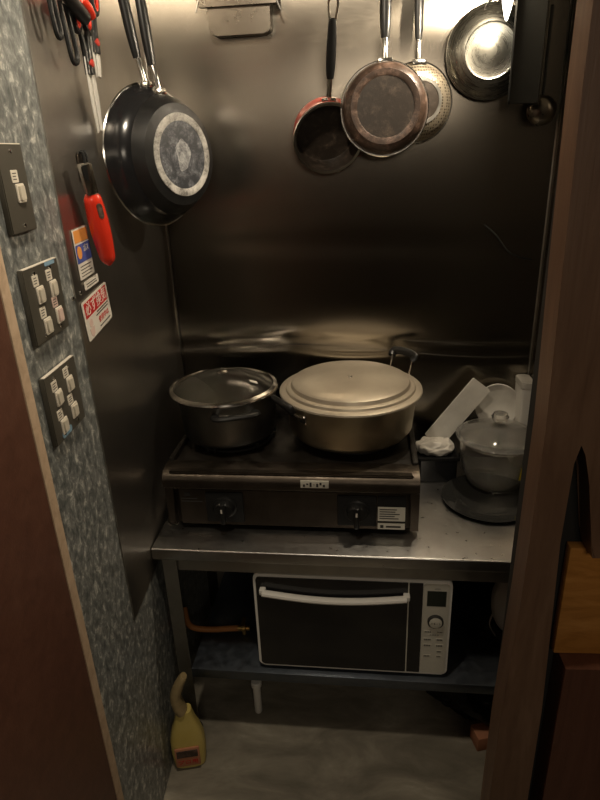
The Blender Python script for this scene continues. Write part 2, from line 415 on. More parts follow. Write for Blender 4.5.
b = bm_()
for zz in (.083, .076, .069, .062, .055): 
    box(b, .220, .220+random.uniform(.035,.056), -.0068, -.0060, zz-.0012, zz+.0012)
box(b, .222, .230, -.0068, -.0060, .025, .034); box(b, .236, .272, -.0068, -.0060, .027, .032)
obj('label_print', b, 'ink', st)
b = bm_(); box(b, .03, .098, -.0165, -.0135, .150, .172, .001, I4); obj('top_sticker', b, 'paper_yellow' if False else 'mw_silver', st)
b = bm_()
for k in range(7): box(b, .036+k*.008, .041+k*.008, -.0172, -.016, .154+(k%2)*.006, .161+(k%3)*.003)
obj('sticker_print', b, 'ink', st)
b = bm_(); box(b, -.275, -.235, -.0035, -.001, .098, .100); box(b, -.275, -.222, -.0035, -.001, .089, .0915)
box(b, -.266, -.252, -.0035, -.001, .108, .118); obj('embossed_mark', b, 'ink', st)
for fx in (-.27, .27):
    for fy in (.04, SD-.04):
        b = bm_(); lathe(b, [(0,0),(.014,0),(.014,.014),(0,.014)], 16, T(fx, fy, 0)); obj('foot', b, 'rubber_foot', st)

# ---------------------------------------------------------------- pots
def bow_handle(bm, w, out, rise, r, mx, sy=.6):
    tube(bm, smooth_path([(0,-w/2,0),(out*.75,-w/2,rise*.8),(out,-w*.36,rise),(out*1.03,0,rise*1.05),(out,w*.36,rise),(out*.75,w/2,rise*.8),(0,w/2,0)], 5), r, 10, mx, sy)
pt = thing('glass_lidded_pot', 'grey metal pot with domed glass lid on the left burner', 'pot', T(-.309, 1.468, .8360) @ Matrix.Diagonal((1,1,1.05,1)))
b = bm_(); lathe(b, [(0,0),(.100,0),(.116,.006),(.124,.018),(.131,.118),(.136,.121),(.136,.124),(.128,.124),(.121,.020),(.112,.009),(0,.006)], 64); obj('body', b, 'pot_steel', pt)
ld = obj('glass_lid', (lambda b: (lathe(b, [(.134,.126),(.125,.131),(.09,.147),(.05,.157),(0,.161),(0,.158),(.05,.154),(.09,.144),(.125,.128),(.134,.126)], 64), b)[1])(bm_()), 'glass', pt)
ld.location = (-.008, 0, 0)
b = bm_(); lathe(b, [(.141,.123),(.143,.126),(.141,.130),(.132,.133),(.130,.129),(.133,.125),(.141,.123)], 64); obj('lid_rim', b, 'steel_bright', ld)
b = bm_(); lathe(b, [(0,.161),(.014,.160),(.014,.165),(.010,.168),(0,.169)], 24); obj('lid_button', b, 'steel_bright', ld)
b = bm_(); box(b, -.010,.010,-.008,.008,.0,.0008, 0, T(.085,-.030,.1485)@Rz(.3)@Ry(.36)); obj('lid_sticker', b, 'paper', ld)
b = bm_(); bow_handle(b, .100, .034, .006, .0115, Rz(R(-72)) @ T(.124,0,.098)); obj('handle', b, 'black_rubber', pt)
b = bm_(); bow_handle(b, .100, .034, .006, .0115, Rz(R(108)) @ T(.124,0,.098)); obj('handle', b, 'black_rubber', pt)
for a in (-72, 108):
    b = bm_()
    box(b, .120, .130, -.055, .055, .088, .100, .002, Rz(R(a)))
    obj('handle_bracket', b, 'steel_bright', pt)

pt = thing('wide_casserole_pot', 'wide golden aluminium pot with flat lid on the right burner', 'pot', T(.018, 1.476, .8360) @ Matrix.Diagonal((1,1,1.05,1)))
b = bm_(); lathe(b, [(0,0),(.135,0),(.152,.006),(.163,.020),(.172,.106),(.178,.109),(.178,.112),(.168,.112),(.158,.022),(.148,.010),(0,.006)], 80); obj('body', b, 'alu_pot', pt)
b = bm_(); lathe(b, [(0,.1120),(.170,.1125),(.184,.111),(.187,.113),(.186,.117),(.178,.120),(.170,.1205),(.168,.126),(.160,.129),(.156,.128),(.153,.137),(.147,.140),(.10,.1415),(.05,.1423),(0,.1425)], 96); ld = obj('lid', b, 'alu_lid', pt)
b = bm_(); lathe(b, [(0,.142),(.006,.142),(.0055,.146),(0,.1475)], 20); obj('lid_rivet', b, 'steel_bright', ld)
for a in (215, 43):
    A = Rz(R(a)); b = bm_(); h0 = .036 if a == 43 else 0
    for s in (-1, 1): tube(b, smooth_path([(.165, s*.036, .088), (.186, s*.036, .098), (.204, s*.036, .158 if a == 43 else .120)], 5), .0038, 8, A)
    box(b, .163, .168, -.045, .045, .070, .094, .002, A)
    hb = obj('handle_bracket', b, 'steel_bright', pt)
    b = bm_(); tube(b, smooth_path([(.198,-.036,.112+h0),(.208,-.040,.122+h0),(.212,-.022,.126+h0),(.213,0,.127+h0),(.212,.022,.126+h0),(.208,.040,.122+h0),(.198,.036,.112+h0)], 4), .0105, 10, A, .75); obj('handle', b, 'black_rubber', pt)

# ---------------------------------------------------------------- glass bowl on dark plate
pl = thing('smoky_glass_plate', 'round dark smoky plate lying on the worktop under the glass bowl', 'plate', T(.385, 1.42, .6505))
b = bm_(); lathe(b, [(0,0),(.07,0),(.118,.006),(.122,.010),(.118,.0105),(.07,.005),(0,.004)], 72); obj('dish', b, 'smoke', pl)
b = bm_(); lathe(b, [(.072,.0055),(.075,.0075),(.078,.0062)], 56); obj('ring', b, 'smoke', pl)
bw = thing('glass_bowl', 'clear glass casserole bowl with knobbed glass lid and yellow sticker', 'bowl', T(.418, 1.498, .657) @ Matrix.Diagonal((1,1,1.15,1)))
b = bm_(); lathe(b, [(0,0),(.055,0),(.075,.012),(.093,.045),(.099,.085),(.101,.118),(.104,.121),(.104,.125),(.098,.125),(.095,.085),(.088,.046),(.071,.017),(.053,.005),(0,.005)], 72); obj('vessel', b, 'glass_greasy', bw)
b = bm_(); lathe(b, [(.111,.126),(.113,.129),(.108,.132),(.090,.134),(.082,.140),(.055,.150),(.022,.155),(.014,.159),(.013,.164),(.020,.170),(.023,.178),(.018,.186),(.009,.189),(0,.189),(0,.150),(.05,.144),(.078,.135),(.088,.130),(.108,.126),(.111,.126)], 72); obj('lid', b, 'glass_greasy', bw)
b = bm_()
lathe(b, [(.0955,.050),(.1015,.085)], 6, I4, R(-66), R(-46)); lathe(b, [(.0960,.050),(.1020,.085)], 6, I4, R(-66), R(-46)); obj('yellow_sticker', b, 'paper_yellow', bw)

# ---------------------------------------------------------------- things at the back of the worktop
cd = thing('black_plastic_tub', 'small black plastic tub between stove and glass bowl', 'tub', T(.262, 1.555, .651))
b = bm_(); prism(b, rrect(.115, .085, .014), 0, .075, I4, .003); obj('tub_body', b, 'black_gloss', cd)
b = bm_()
for s in (-1,1): box(b, -.06, .06, s*.043-.003, s*.043+.003, .068, .078, .001)
for s in (-1,1): box(b, s*.058-.003, s*.058+.003, -.046, .046, .068, .078, .001)
obj('tub_rim', b, 'black_mat', cd)
bg = bm_(); bmesh.ops.create_icosphere(bg, subdivisions=5, radius=1)
for v in bg.verts:
    n = noise.noise(v.co*1.7) + .35*abs(noise.noise(v.co*4))
    v.co = Vector((v.co.x*.054, v.co.y*.040, v.co.z*.022 + .006*noise.noise(v.co*3)))*(1+.16*n)
tag(obj('crumpled_bag', bg, 'bag_white', None, T(.262, 1.555, .744)), 'crumpled whitish plastic bag stuffed on top of the black tub', 'bag')
# white paddle board leaning on the wall
b = bm_(); prism(b, rrect(.062, .215, .004), 0, .008, I4, .001)
tag(obj('cutting_board', b, 'white_dirty', None, T(.326, 1.615, .822) @ Rx(R(83)) @ Rz(R(-38))), 'narrow white board leaning diagonally behind the glass bowl', 'board')
b = bm_(); lathe(b, [(0,0),(.045,0),(.060,.006),(.064,.010),(.061,.011),(.045,.004),(0,.003)], 56)
tag(obj('white_dish', b, 'white_dirty', None, T(.445, 1.645, .832) @ Rx(R(78))), 'round white dish standing upright against the back wall', 'dish')
cn = thing('white_container', 'tall white container in the right back corner', 'container', T(.5135, 1.628, .6505))
b = bm_(); prism(b, rrect(.034, .075, .008), 0, .25, I4, .003); obj('box_body', b, 'white_pl', cn)
b = bm_(); prism(b, rrect(.037, .079, .009), .25, .268, I4, .003); obj('cap', b, 'white_dirty', cn)

# ---------------------------------------------------------------- microwave
mwv = thing('microwave_oven', 'white and black microwave oven on the lower shelf', 'microwave', T(.0145, 1.215, .258) @ Rz(NR))
MW, MH, MD = .245, .300, .33
b = bm_(); prism(b, rrect(2*MW, MH, .012, cy=MH/2+.012), -MD, -.02, Rx(PI/2), .002); obj('body', b, 'mw_white', mwv)
t = bm_(); prism(t, rrect(2*MW, MH, .014, cy=MH/2+.012), 0, .022, Rx(PI/2), .002); fr = obj('front_frame', t, 'mw_white', mwv)
b = bm_(); prism(b, rrect(.384, MH-.016, .009, cx=-MW+.007+.192, cy=MH/2+.012), .020, .026, Rx(PI/2), .001); dr = obj('door', b, 'mw_black', mwv)
b = bm_(); prism(b, rrect(.30, .19, .008, cx=-MW+.175, cy=MH/2), .0255, .0265, Rx(PI/2)); obj('window', b, 'mw_black', dr)
hp = [(-.220+.355*k/16, -.040 - .0*k, .268 - .016*math.sin(PI*k/16)) for k in range(17)]
b = bm_(); tube(b, hp, .0105, 10, I4, .7, up=(0,0,1)); 
for e in (0, -1): box(b, hp[e][0]-.008, hp[e][0]+.008, -.042, -.024, .261, .276, .003)
obj('handle', b, 'white_pl', dr, label='pale curved bar handle')
b = bm_(); box(b, .1385, .1415, -.0268, -.020, .020, .305); obj('door_gap', b, 'mw_silver', mwv)
b = bm_(); box(b, .1425, .1745, -.0256, -.020, .020, .304); obj('black_strip', b, 'mw_black', mwv)
b = bm_(); prism(b, rrect(.063, MH-.018, .008, cx=MW-.038, cy=MH/2+.012), .020, .0255, Rx(PI/2), .001); pn = obj('control_panel', b, 'mw_silver', mwv)
px = MW-.038
b = bm_(); box(b, px-.022, px+.024, -.0262, -.0250, .238, .284); obj('display', b, 'lcd', pn)
b = bm_(); lathe(b, [(.0195,0),(.0195,.006),(.0165,.008),(.016,.006)], 40, T(px+.001, -.0255, .192) @ Rx(PI/2)); di = obj('dial_ring', b, 'ink', pn)
b = bm_(); lathe(b, [(0,.0),(.0158,.0),(.0155,.009),(.012,.0105),(0,.0105)], 40, T(px+.001, -.0255, .192) @ Rx(PI/2)); dd = obj('dial', b, 'mw_silver', pn)
text(dd, 'スタート', .0065, 'ink', T(px+.001, -.0362, .192) @ Rx(PI/2), 'dial_lettering', .0002)
text(pn, '|||||||||||||', .0045, 'ink', T(px+.002, -.0257, .291) @ Rx(PI/2), 'panel_lettering', .0002, .9)
for (ux, uz, uw, uh, dk) in ((-.016,.157,.020,.006,0),(.013,.157,.018,.006,0),(-.016,.132,.021,.009,1),(.014,.132,.018,.009,1),(-.016,.113,.021,.008,0),(.014,.113,.019,.008,1),(.014,.094,.013,.008,1),(.014,.078,.013,.008,1),(-.016,.078,.019,.008,1),(.000,.148,.03,.003,0)):
    b = bm_(); prism(b, rrect(uw, uh, .0012, 2, px+ux, uz), .0252, .0262, Rx(PI/2), .0002); k = obj('button', b, 'mw_silver' if dk else 'mw_silver', pn)
    b = bm_()
    for q in range(4): box(b, px+ux-uw*.36+q*uw*.2, px+ux-uw*.36+q*uw*.2+uw*.13, -.0266, -.0260, uz-uh*.25, uz+uh*.25)
    obj('button_mark', b, 'ink', k)
for fx in (-.2, .2):
    for fy in (.03, MD-.04):
        b = bm_(); lathe(b, [(0,0),(.012,0),(.012,.013),(0,.013)], 14, T(fx, fy, 0)); obj('foot', b, 'rubber_foot', mwv)

# ---------------------------------------------------------------- below and around the table
b = bm_(); tube(b, smooth_path([(-.470,1.36,.318),(-.455,1.33,.290),(-.430,1.32,.280),(-.38,1.32,.277),(-.335,1.32,.281),(-.305,1.32,.283)], 6), .0085, 10)
hs = obj('gas_hose', b, 'hose'); tag(hs, 'orange rubber gas hose running to the left of the microwave', 'hose')
vt = thing('gas_valve', 'small brass gas valve at the end of the orange hose', 'valve', T(-.300, 1.32, .2835) @ Matrix.Diagonal((.85,.85,.85,1)))
b = bm_(); lathe(b, [(0,-.01),(.010,-.01),(.010,.004),(.013,.006),(.013,.016),(.008,.018),(.008,.03),(0,.03)], 18, Ry(PI/2)); tube(b, [(.01,0,-.024),(.01,0,.02)], .007, 12); obj('valve_body', b, 'brass', vt)
b = bm_(); box(b, .004,.016,-.022,.022,.020,.028,.002); obj('lever', b, 'brass', vt)
# pipe stub under the shelf
b = bm_(); lathe(b, [(0,0),(.010,0),(.0115,.004),(.0115,.100),(.0155,.103),(.0155,.117),(.013,.120),(0,.120)], 20)
tag(obj('plastic_tube', b, 'white_pl', None, T(-.262, 1.285, .0) ), 'short white plastic tube standing on the floor under the shelf', 'tube')
# yellow cleaner bottle
yb = thing('cleaner_bottle', 'yellow cleaner bottle with bent nozzle on the floor by the table leg', 'bottle', T(-.430, 1.125, 0) @ Rz(R(12)) @ Matrix.Diagonal((1.16,1.2,1.03,1)))
b = bm_()
secs = [(0,.030,.018),(.004,.036,.023),(.05,.040,.025),(.09,.039,.024),(.125,.032,.020),(.150,.024,.017),(.170,.020,.015),(.186,.017,.014)]
rg = []
for z, a, c in secs:
    rg.append([b.verts.new((math.copysign(abs(math.cos(t))**.6, math.cos(t))*a, math.copysign(abs(math.sin(t))**.6, math.sin(t))*c, z)) for t in [2*PI*k/32 for k in range(32)]])
for A, B in zip(rg, rg[1:]):
    for k in range(32): b.faces.new((A[k], A[(k+1)%32], B[(k+1)%32], B[k]))
b.faces.new(rg[0][::-1]); b.faces.new(rg[-1]); obj('bottle_body', b, 'yellow_bottle', yb)
b = bm_(); tube(b, smooth_path([(-.004,0,.184),(-.010,0,.205),(-.012,0,.235),(-.002,0,.268),(.012,0,.297)], 6), [.020,.020,.020,.020,.020,.020,.020,.019,.019,.019,.019,.018,.018,.018,.017,.017,.017,.016,.016,.015,.015,.014,.013,.012,.010], 14, I4, .7); obj('nozzle', b, 'tan_pl', yb)
b = bm_(); box(b, -.030, .026, -.0285, -.0235, .018, .082, .002); lb = obj('label', b, 'cardboard', yb)
b = bm_(); box(b, -.026, .022, -.0300, -.0280, .052, .076, .001); obj('label_picture', b, 'pan_brown', lb)
text(lb, 'プロ用', .016, 'red_ink', T(-.002, -.0292, .034) @ Rx(PI/2), 'label_lettering')
# dark crumpled masses standing in for shade on floor and lower shelf
def crumple(sx, sy, sz, seed, amp=.3):
    g = bm_(); bmesh.ops.create_icosphere(g, subdivisions=5, radius=1)
    for v in g.verts:
        p = v.co*1.6 + Vector((seed, seed*.7, 0))
        n = noise.noise(p) + .5*abs(noise.noise(p*2.7)) + .25*abs(noise.noise(p*6))
        c = v.co*(1+amp*n); z = max(c.z, -.55)
        v.co = Vector((c.x*sx, c.y*sy, (z+.55)*sz))
    return g
M['shade_black'] = mat('black_shade_mass', (.006,.006,.006), .45)
tag(obj('shade_mass', crumple(.13, .20, .09, 3.1), 'shade_black', None, T(.37, 1.42, .0015) @ Rz(R(28))), 'black mass added for the shade on the floor under the right end of the lower shelf', 'bag')
tag(obj('shade_mass', crumple(.055, .12, .045, 8.4), 'shade_black', None, T(.372, 1.42, .2595) @ Rz(R(30))), 'black mass added for the shade on the lower shelf right of the microwave', 'bag')
# white plastic bag sagging under the right end of the worktop
wb_ = thing('plastic_bag', 'white plastic bag hanging under the right end of the worktop', 'bag', T(.435, 1.30, .30))
g = bm_(); bmesh.ops.create_icosphere(g, subdivisions=5, radius=1)
for v in g.verts:
    n = noise.noise(v.co*1.3 + Vector((4,0,0))) + .3*abs(noise.noise(v.co*4))
    k = 1 - .45*max(0, v.co.z)**1.5
    v.co = Vector((v.co.x*.048*k, v.co.y*.040*k, v.co.z*.115 + .128))*(1+.10*n)
obj('bag_body', g, 'white_pl', wb_)
b = bm_(); tube(b, smooth_path([(-.012,0,.21),(-.010,-.01,.26),(-.004,0,.312)], 5), .006, 8, I4, .5); obj('bag_handle', b, 'white_pl', wb_)
b = bm_(); tube(b, smooth_path([(-.046,-.02,.09),(-.052,-.02,.05),(-.034,-.02,.012)], 5), .004, 8, I4, .4); obj('bag_corner', b, 'white_pl', wb_)
b = bm_(); box(b, -.03, .03, -.024, .024, 0, .046, .001); tag(obj('cardboard_box', b, 'cardboard', None, T(.379, 1.205, 0) @ Rz(R(14))), 'small terracotta coloured box on the floor beside the right post', 'box')

# ---------------------------------------------------------------- switch plates on the left wall
def plate(y, z, w, h, label, cells, smudge=False):
    p = thing('switch_plate', label, 'switch plate', LW(y, z, .0))
    b = bm_(); prism(b, rrect(w, h, .002, 2), 0, .009, I4, .0015); obj('cover', b, 'plate_dark', p)
    b = bm_(); box(b, -w/2+.003, w/2-.003, h/2-.0010, h/2+.0006, .003, .0088, .0003); obj('lit_top_edge', b, 'switch_white', p)  # pale strip paints in the light caught along the plate's top
    for i, (cx, cy, kind) in enumerate(cells):
        b = bm_(); prism(b, rrect(.023, .026, .002, 3, cx, cy), .009, .0115, I4, .0006); s = obj('switch_frame', b, 'switch_white', p)
        b = bm_(); prism(b, rrect(.016, .020, .0015, 3, cx, cy), .0115, .0142, I4, .0008); obj('rocker', b, 'switch_grey' if kind else 'label_pink', s)
        lx, ly, lw_, lh = cx - .008, cy + .023, .019, .017
        b = bm_(); prism(b, rrect(lw_, lh, .0015, 2, lx, ly), .009, .0102, I4, .0003); q = obj('name_label', b, 'switch_white' if kind else 'label_pink', p)
        b = bm_()
        for k in range(3): box(b, lx-.0065, lx-.0065+random.uniform(.009,.013), ly-.0045+k*.004, ly-.0033+k*.004, .0102, .0105)
        obj('label_print', b, 'ink', q)
    for sy in (-1, 1):
        for sx in ((-1, 1) if w > .1 else (0,)):
            b = bm_(); lathe(b, [(0,0),(.0032,0),(.0028,.0015),(0,.0018)], 12, T(sx*.028, sy*(h/2-.010), .009)); obj('screw', b, 'steel_bright', p)
    return p
plate(.8835, 1.503, .076, .120, 'narrow dark switch plate with one switch, topmost on the speckled wall', [(.006,-.006,1)])
p2 = plate(.907, 1.335, .122, .116, 'dark four switch plate in the middle, below the single switch plate', [(-.020,.014,1),(.028,.014,1),(-.016,-.036,1),(.030,-.030,0)])
p3 = plate(.902, 1.168, .122, .118, 'lowest dark four switch plate, with blue smudge at its bottom edge', [(-.024,.014,1),(.024,.020,1),(-.024,-.036,1),(.022,-.028,1)])
M['blue_tape'] = mat('pale_blue_tape', (.22,.36,.48), .5)
b = bm_(); prism(b, rrect(.038, .012, .005, 4, -.018, -.050), .009, .0097, I4, .0002); obj('blue_tape', b, 'blue_tape', p3)
b = bm_(); prism(b, rrect(.036, .006, .002, 3, .030, .054), .009, .0097, I4, .0002); obj('blue_tape', b, 'blue_tape', p2)

# ---------------------------------------------------------------- stickers on the steel sheet
s = thing('warning_sticker', 'white sticker with red lettering banner, lowest on the steel sheet', 'sticker', LW(1.112, 1.267, .0045) @ Rz(R(6)) @ Matrix.Diagonal((.96,.90,1,1)))
b = bm_(); prism(b, rrect(.142, .084, .006), 0, .0008); obj('backing', b, 'paper', s)
b = bm_(); prism(b, rrect(.126, .032, .001, 1, 0, .021), .0008, .0012); bn = obj('red_banner', b, 'red_ink', s)
text(bn, '必ず換気', .0305, 'paper', T(0, .0205, .0014), 'banner_lettering', .0002, .98)
b = bm_()
for k, (x0, x1, y) in enumerate(((-.005,.06,.000),(-.012,.058,-.006),(-.002,.03,-.034),(.03,.06,-.034))): box(b, x0, x1, y-.0012, y+.0012, .0008, .0012)
obj('fine_print', b, 'ink', s)
text(s, '使用中は', .015, 'red_ink', T(.026, -.020, .0012), 'red_lettering', .0002, 1.0)
b = bm_()
lathe(b, [(0,.0),(.009,.0),(.009,.0004),(0,.0004)], 20, T(-.044,-.010,.0008)); prism(b, [(-.056,-.020),(-.032,-.020),(-.035,-.034),(-.044,-.040),(-.053,-.034)], .0008, .0012)
obj('red_emblem', b, 'label_pink', s)
s = thing('instruction_sticker', 'tall sticker with orange top and blue middle beside the red handled tool', 'sticker', LW(1.092, 1.381, .0045) @ Rz(R(2)) @ Matrix.Diagonal((.88,.94,1,1)))
b = bm_(); prism(b, rrect(.080, .094, .002), 0, .0008); obj('backing', b, 'paper', s)
b = bm_(); prism(b, rrect(.072, .023, .002, 2, 0, .033), .0008, .0012); obj('orange_block', b, 'paper_orange', s)
b = bm_(); prism(b, rrect(.078, .034, .001, 1, 0, .001), .0008, .0012); bb = obj('blue_block', b, 'paper_blue', s)
b = bm_(); lathe(b, [(0,0),(.012,0),(.012,.0004),(0,.0004)], 24, T(-.022,.003,.0012)); obj('orange_disc', b, 'paper_orange', bb)
text(bb, 'ガス', .015, 'paper', T(.015, .007, .0014), 'blue_lettering', .0002)
b = bm_()
for k in range(4): box(b, -.030, .030-.008*(k%2), -.024-k*.006, -.0225-k*.006, .0008, .0012)
obj('fine_print', b, 'ink', s)
s = thing('sticker_strip', 'small white sticker strip just below the orange and blue sticker', 'sticker', LW(1.106, 1.324, .0045) @ Rz(R(3)) @ Matrix.Diagonal((.88,.9,1,1)))
b = bm_(); prism(b, rrect(.082, .017, .004), 0, .0008); obj('backing', b, 'paper', s)
b = bm_(); box(b, -.03, .03, -.004, -.0025, .0008, .0012); box(b, -.03, .025, .001, .0025, .0008, .0012); obj('fine_print', b, 'ink', s)
for k, yy in enumerate((1.020, 1.048)):
    b = bm_(); lathe(b, [(0,0),(.0045,0),(.004,.002),(0,.003)], 12)
    tag(obj('sheet_screw', b, 'steel_bright', None, LW(yy, 1.312 + .004*k, .0001 if k == 0 else .004)), ('small bright screw in the speckled wall left of the red sticker', 'small bright screw in the steel edge left of the red sticker')[k], 'screw')

# ---------------------------------------------------------------- hanging tools on the left wall
hk = thing('adhesive_hook', 'black double prong hook on the steel sheet above the red handle', 'hook', LW(1.150, 1.532, .0045) @ Matrix.Diagonal((.8,.8,.8,1)))
b = bm_(); prism(b, rrect(.034, .060, .004, cy=-.010), 0, .004, I4, .001); obj('hook_base', b, 'steel_stove', hk)
for s_ in (-.008, .010):
    b = bm_(); tube(b, smooth_path([(s_,.022,.004),(s_,.024,.010),(s_,.012,.013),(s_,-.008,.012),(s_,-.012,.018)], 5), .0032, 8); obj('prong', b, 'black_mat', hk)
tl = thing('red_handled_tool', 'glossy red handled kitchen tool hanging on the steel sheet', 'kitchen tool', LW(1.122, 1.418, .032) @ Rz(R(15)) @ Ry(R(-48)) @ Matrix.Diagonal((.90,.92,1.1,1)))
b = bm_(); n0 = 26
def rw(t): return .0165*min(1, (t/.10)**.5) if t < .10 else (.0165 + .0045*math.sin(PI*min(1,(t-.10)/.9)))*(1 if t < .93 else 1-.35*(t-.93)/.07)
tube(b, [(0, -.078 + .152*k/n0, 0) for k in range(n0+1)], [max(.004, rw(k/n0)) for k in range(n0+1)], 20, I4, .72, up=(0,0,1)); obj('grip', b, 'red_pl', tl)
b = bm_(); prism(b, rrect(.011, .030, .005, 5, .003, .040), .006, .0155, I4, .001); obj('hanging_hole', b, 'pan_brown', tl)
b = bm_(); box(b, -.011, .011, .072, .128, -.006, .010, .001); obj('metal_clip', b, 'steel_bright', tl)

def scissors(mw, label, m1='black_rubber', blade=.115, loop=.030):
    s = thing('kitchen_scissors', label, 'scissors', mw, 'kitchen scissors hung on the left wall')
    for k, sg in enumerate((-1, 1)):
        A = Rz(R(2.5*sg)) @ T(0, 0, .002*sg)
        b = bm_(); prism(b, [(-.002*sg,0),(-.006*sg,-blade*.96),(.003*sg,-blade),(.012*sg,-blade*.5),(.012*sg,.01),(-.006*sg,.02)][::sg], -.0012, .0012, A, .0003); bl = obj('blade', b, 'blade', s)
        b = bm_(); cx = .024*sg
        tube(b, [(cx+loop*.62*math.cos(t), .082+loop*1.15*math.sin(t), 0) for t in [2*PI*q/28 for q in range(29)]], .0058, 8, A, .9, cap=False)
        tube(b, smooth_path([(.002*sg,-.018,0),(.003*sg,.012,0),(.010*sg,.040,0),(.018*sg,.054,0)], 4), [.010,.010,.010,.0095,.009,.009,.0085,.008,.008,.0075,.007,.007,.0065], 10, A, .6)
        hd = obj('handle', b, m1, s)
        b = bm_(); tube(b, [(cx+loop*.46*math.cos(t), .082+loop*.95*math.sin(t), .002) for t in [2*PI*q/28 for q in range(29)]], .0028, 6, A, 1, cap=False); obj('red_lining', b, 'red_pl', hd)
    b = bm_(); lathe(b, [(0,-.006),(.007,-.006),(.007,.007),(.005,.009),(0,.009)], 18); obj('pivot', b, 'red_enamel', s)
    return s
scissors(LW(1.212, 1.698, .026) @ Rz(R(4)), 'black and red kitchen scissors hanging with bright blade pointing down')
scissors(LW(1.290, 1.742, .016) @ Rz(R(-4)), 'second pair of red lined scissors behind and right of the first', 'black_mat', .06, .026)
# black handled tongs/loops further left
tg = thing('black_tongs', 'black tongs hanging slanted at the top left with a red tip', 'tongs', LW(1.10, 1.775, .030) @ Rz(R(0)))
b = bm_(); tube(b, smooth_path([(-.075,.045,.01),(-.03,.022,.012),(.03,.002,.012),(.085,-.010,.01)], 6), [.008]*7+[.013]*6+[.014]*6, 12, I4, .8); obj('grip', b, 'black_rubber', tg)
b = bm_(); tube(b, smooth_path([(.06,.012,.014),(.085,.004,.016),(.105,-.004,.014)], 5), .010, 12); obj('red_tip', b, 'red_pl', tg)
for q, (ox, wd, ln) in enumerate(((-.030,.018,.055), (.016,.026,.085))):
    b = bm_(); tube(b, smooth_path([(ox-wd*.3,0,0),(ox-wd*.1,-ln*.5,0),(ox+wd*.3,-ln*.95,0),(ox+wd*.9,-ln,0),(ox+wd*1.3,-ln*.85,0),(ox+wd*1.0,-ln*.45,0),(ox+wd*.5,0,0)], 6), .0042, 8); obj('wire_loop', b, 'black_mat', tg)

# ---------------------------------------------------------------- pans
def axis_frame(c, ax, up=(0,0,1)):
    Z = Vector(ax).normalized(); X = Vector(up).cross(Z).normalized(); Y = Z.cross(X)
    return frame(Vector(c), X, Y, Z)       # y is the up direction in the pan's plane, z the pan's axis towards the base
def pan(name, label, mw, Rr, Rb, dep, m_out, m_in, m_base, m_ring, handle_len, m_handle='black_rubber', neck='steel_bright', tilt=0., hr=.011, rim='steel_bright', neck_len=.05, group=None, n2=1.0, loop=False):
    p = thing(name, label, 'pan', mw, group)
    b = bm_()
    lathe(b, [(Rb-.004,dep),(Rb+(Rr-Rb)*.35,dep-.006),(Rb+(Rr-Rb)*.75,dep*.5),(Rr-.002,.004),(Rr,.001)], 72); obj('outer_wall', b, m_out, p)
    b = bm_(); lathe(b, [(0,dep-.004),(Rb-.006,dep-.004),(Rb+(Rr-Rb)*.35-.003,dep-.010),(Rr-.006,.003),(Rr-.004,0)], 72); obj('inner_wall', b, m_in, p)
    b = bm_(); lathe(b, [(Rr-.005,-.0008),(Rr+.001,-.0015),(Rr+.003,.001),(Rr+.001,.003),(Rr-.004,.002)], 72); obj('rim', b, rim, p)
    b = bm_(); lathe(b, [(Rb-.003,dep-.001),(Rb-.004,dep+.0015),(Rb*.80,dep+.0015),(Rb*.78,dep+.0005)], 64); obj('base_ring', b, m_ring, p)
    b = bm_(); lathe(b, [(Rb*.79,dep+.0004),(0,dep+.0004)], 64); obj('base', b, m_base, p)
    if m_base == 'pan_center':
        b = bm_(); n = 30
        pp = [(Rb*(.24+.05*math.sin(3*t+1))*math.cos(t), Rb*(.36+.04*math.sin(2*t)+.02*math.sin(5*t))*math.sin(t), dep+.0009) for t in [2*PI*k/n for k in range(n)]]
        b.faces.new([b.verts.new(q) for q in pp]); obj('bare_patch', b, 'patch', p)
    b = bm_(); tube(b, smooth_path([(0,Rr-.004,dep*.35),(0,Rr+neck_len*.5,dep*.3),(0,Rr+neck_len,dep*.2)], 4), hr*.62, 12, I4, .8); obj('neck', b, neck, p)
    b = bm_(); box(b, -.017, .017, Rr-.010, Rr+.004, dep*.35-.005, dep*.35+.006, .003); obj('bracket', b, neck, p)
    hp = smooth_path([(0,Rr+neck_len*.9,dep*.2),(0,Rr+neck_len+handle_len*.4,dep*.15),(0,Rr+neck_len+handle_len,dep*.1)], 6)
    b = bm_(); tube(b, hp, [hr*(.85+.35*math.sin(PI*i/(len(hp)-1))) for i in range(len(hp))], 14, I4, .7); obj('handle', b, m_handle, p)
    if loop:
        e = Rr+neck_len+handle_len
        b = bm_(); tube(b, smooth_path([(-.006,e-.004,dep*.1),(-.010,e+.03,dep*.08),(0,e+.045,dep*.06),(.010,e+.03,dep*.08),(.006,e-.004,dep*.1)], 5), .0028, 8); obj('hanging_loop', b, neck, p)
    return p
def ax_h(deg, z=0.): return (math.cos(R(deg)), math.sin(R(deg)), z)
pan('frying_pan', 'black frying pan with scuffed grey base, nearest of the pair on the left wall',
    axis_frame((-.391, 1.392, 1.537), ax_h(-30, .02)) @ Rz(R(2)), .128, .086, .064, 'pan_black', 'pan_black', 'pan_center', 'pan_ring', .15, n2=1)
pan('frying_pan', 'larger black pan hanging behind the scuffed pan, its pale rim showing',
    axis_frame((-.407, 1.395, 1.537), ax_h(-27, .02)) @ Rz(R(7)), .143, .10, .050, 'black_gloss', 'pan_black', 'pan_black', 'pan_black', .16)
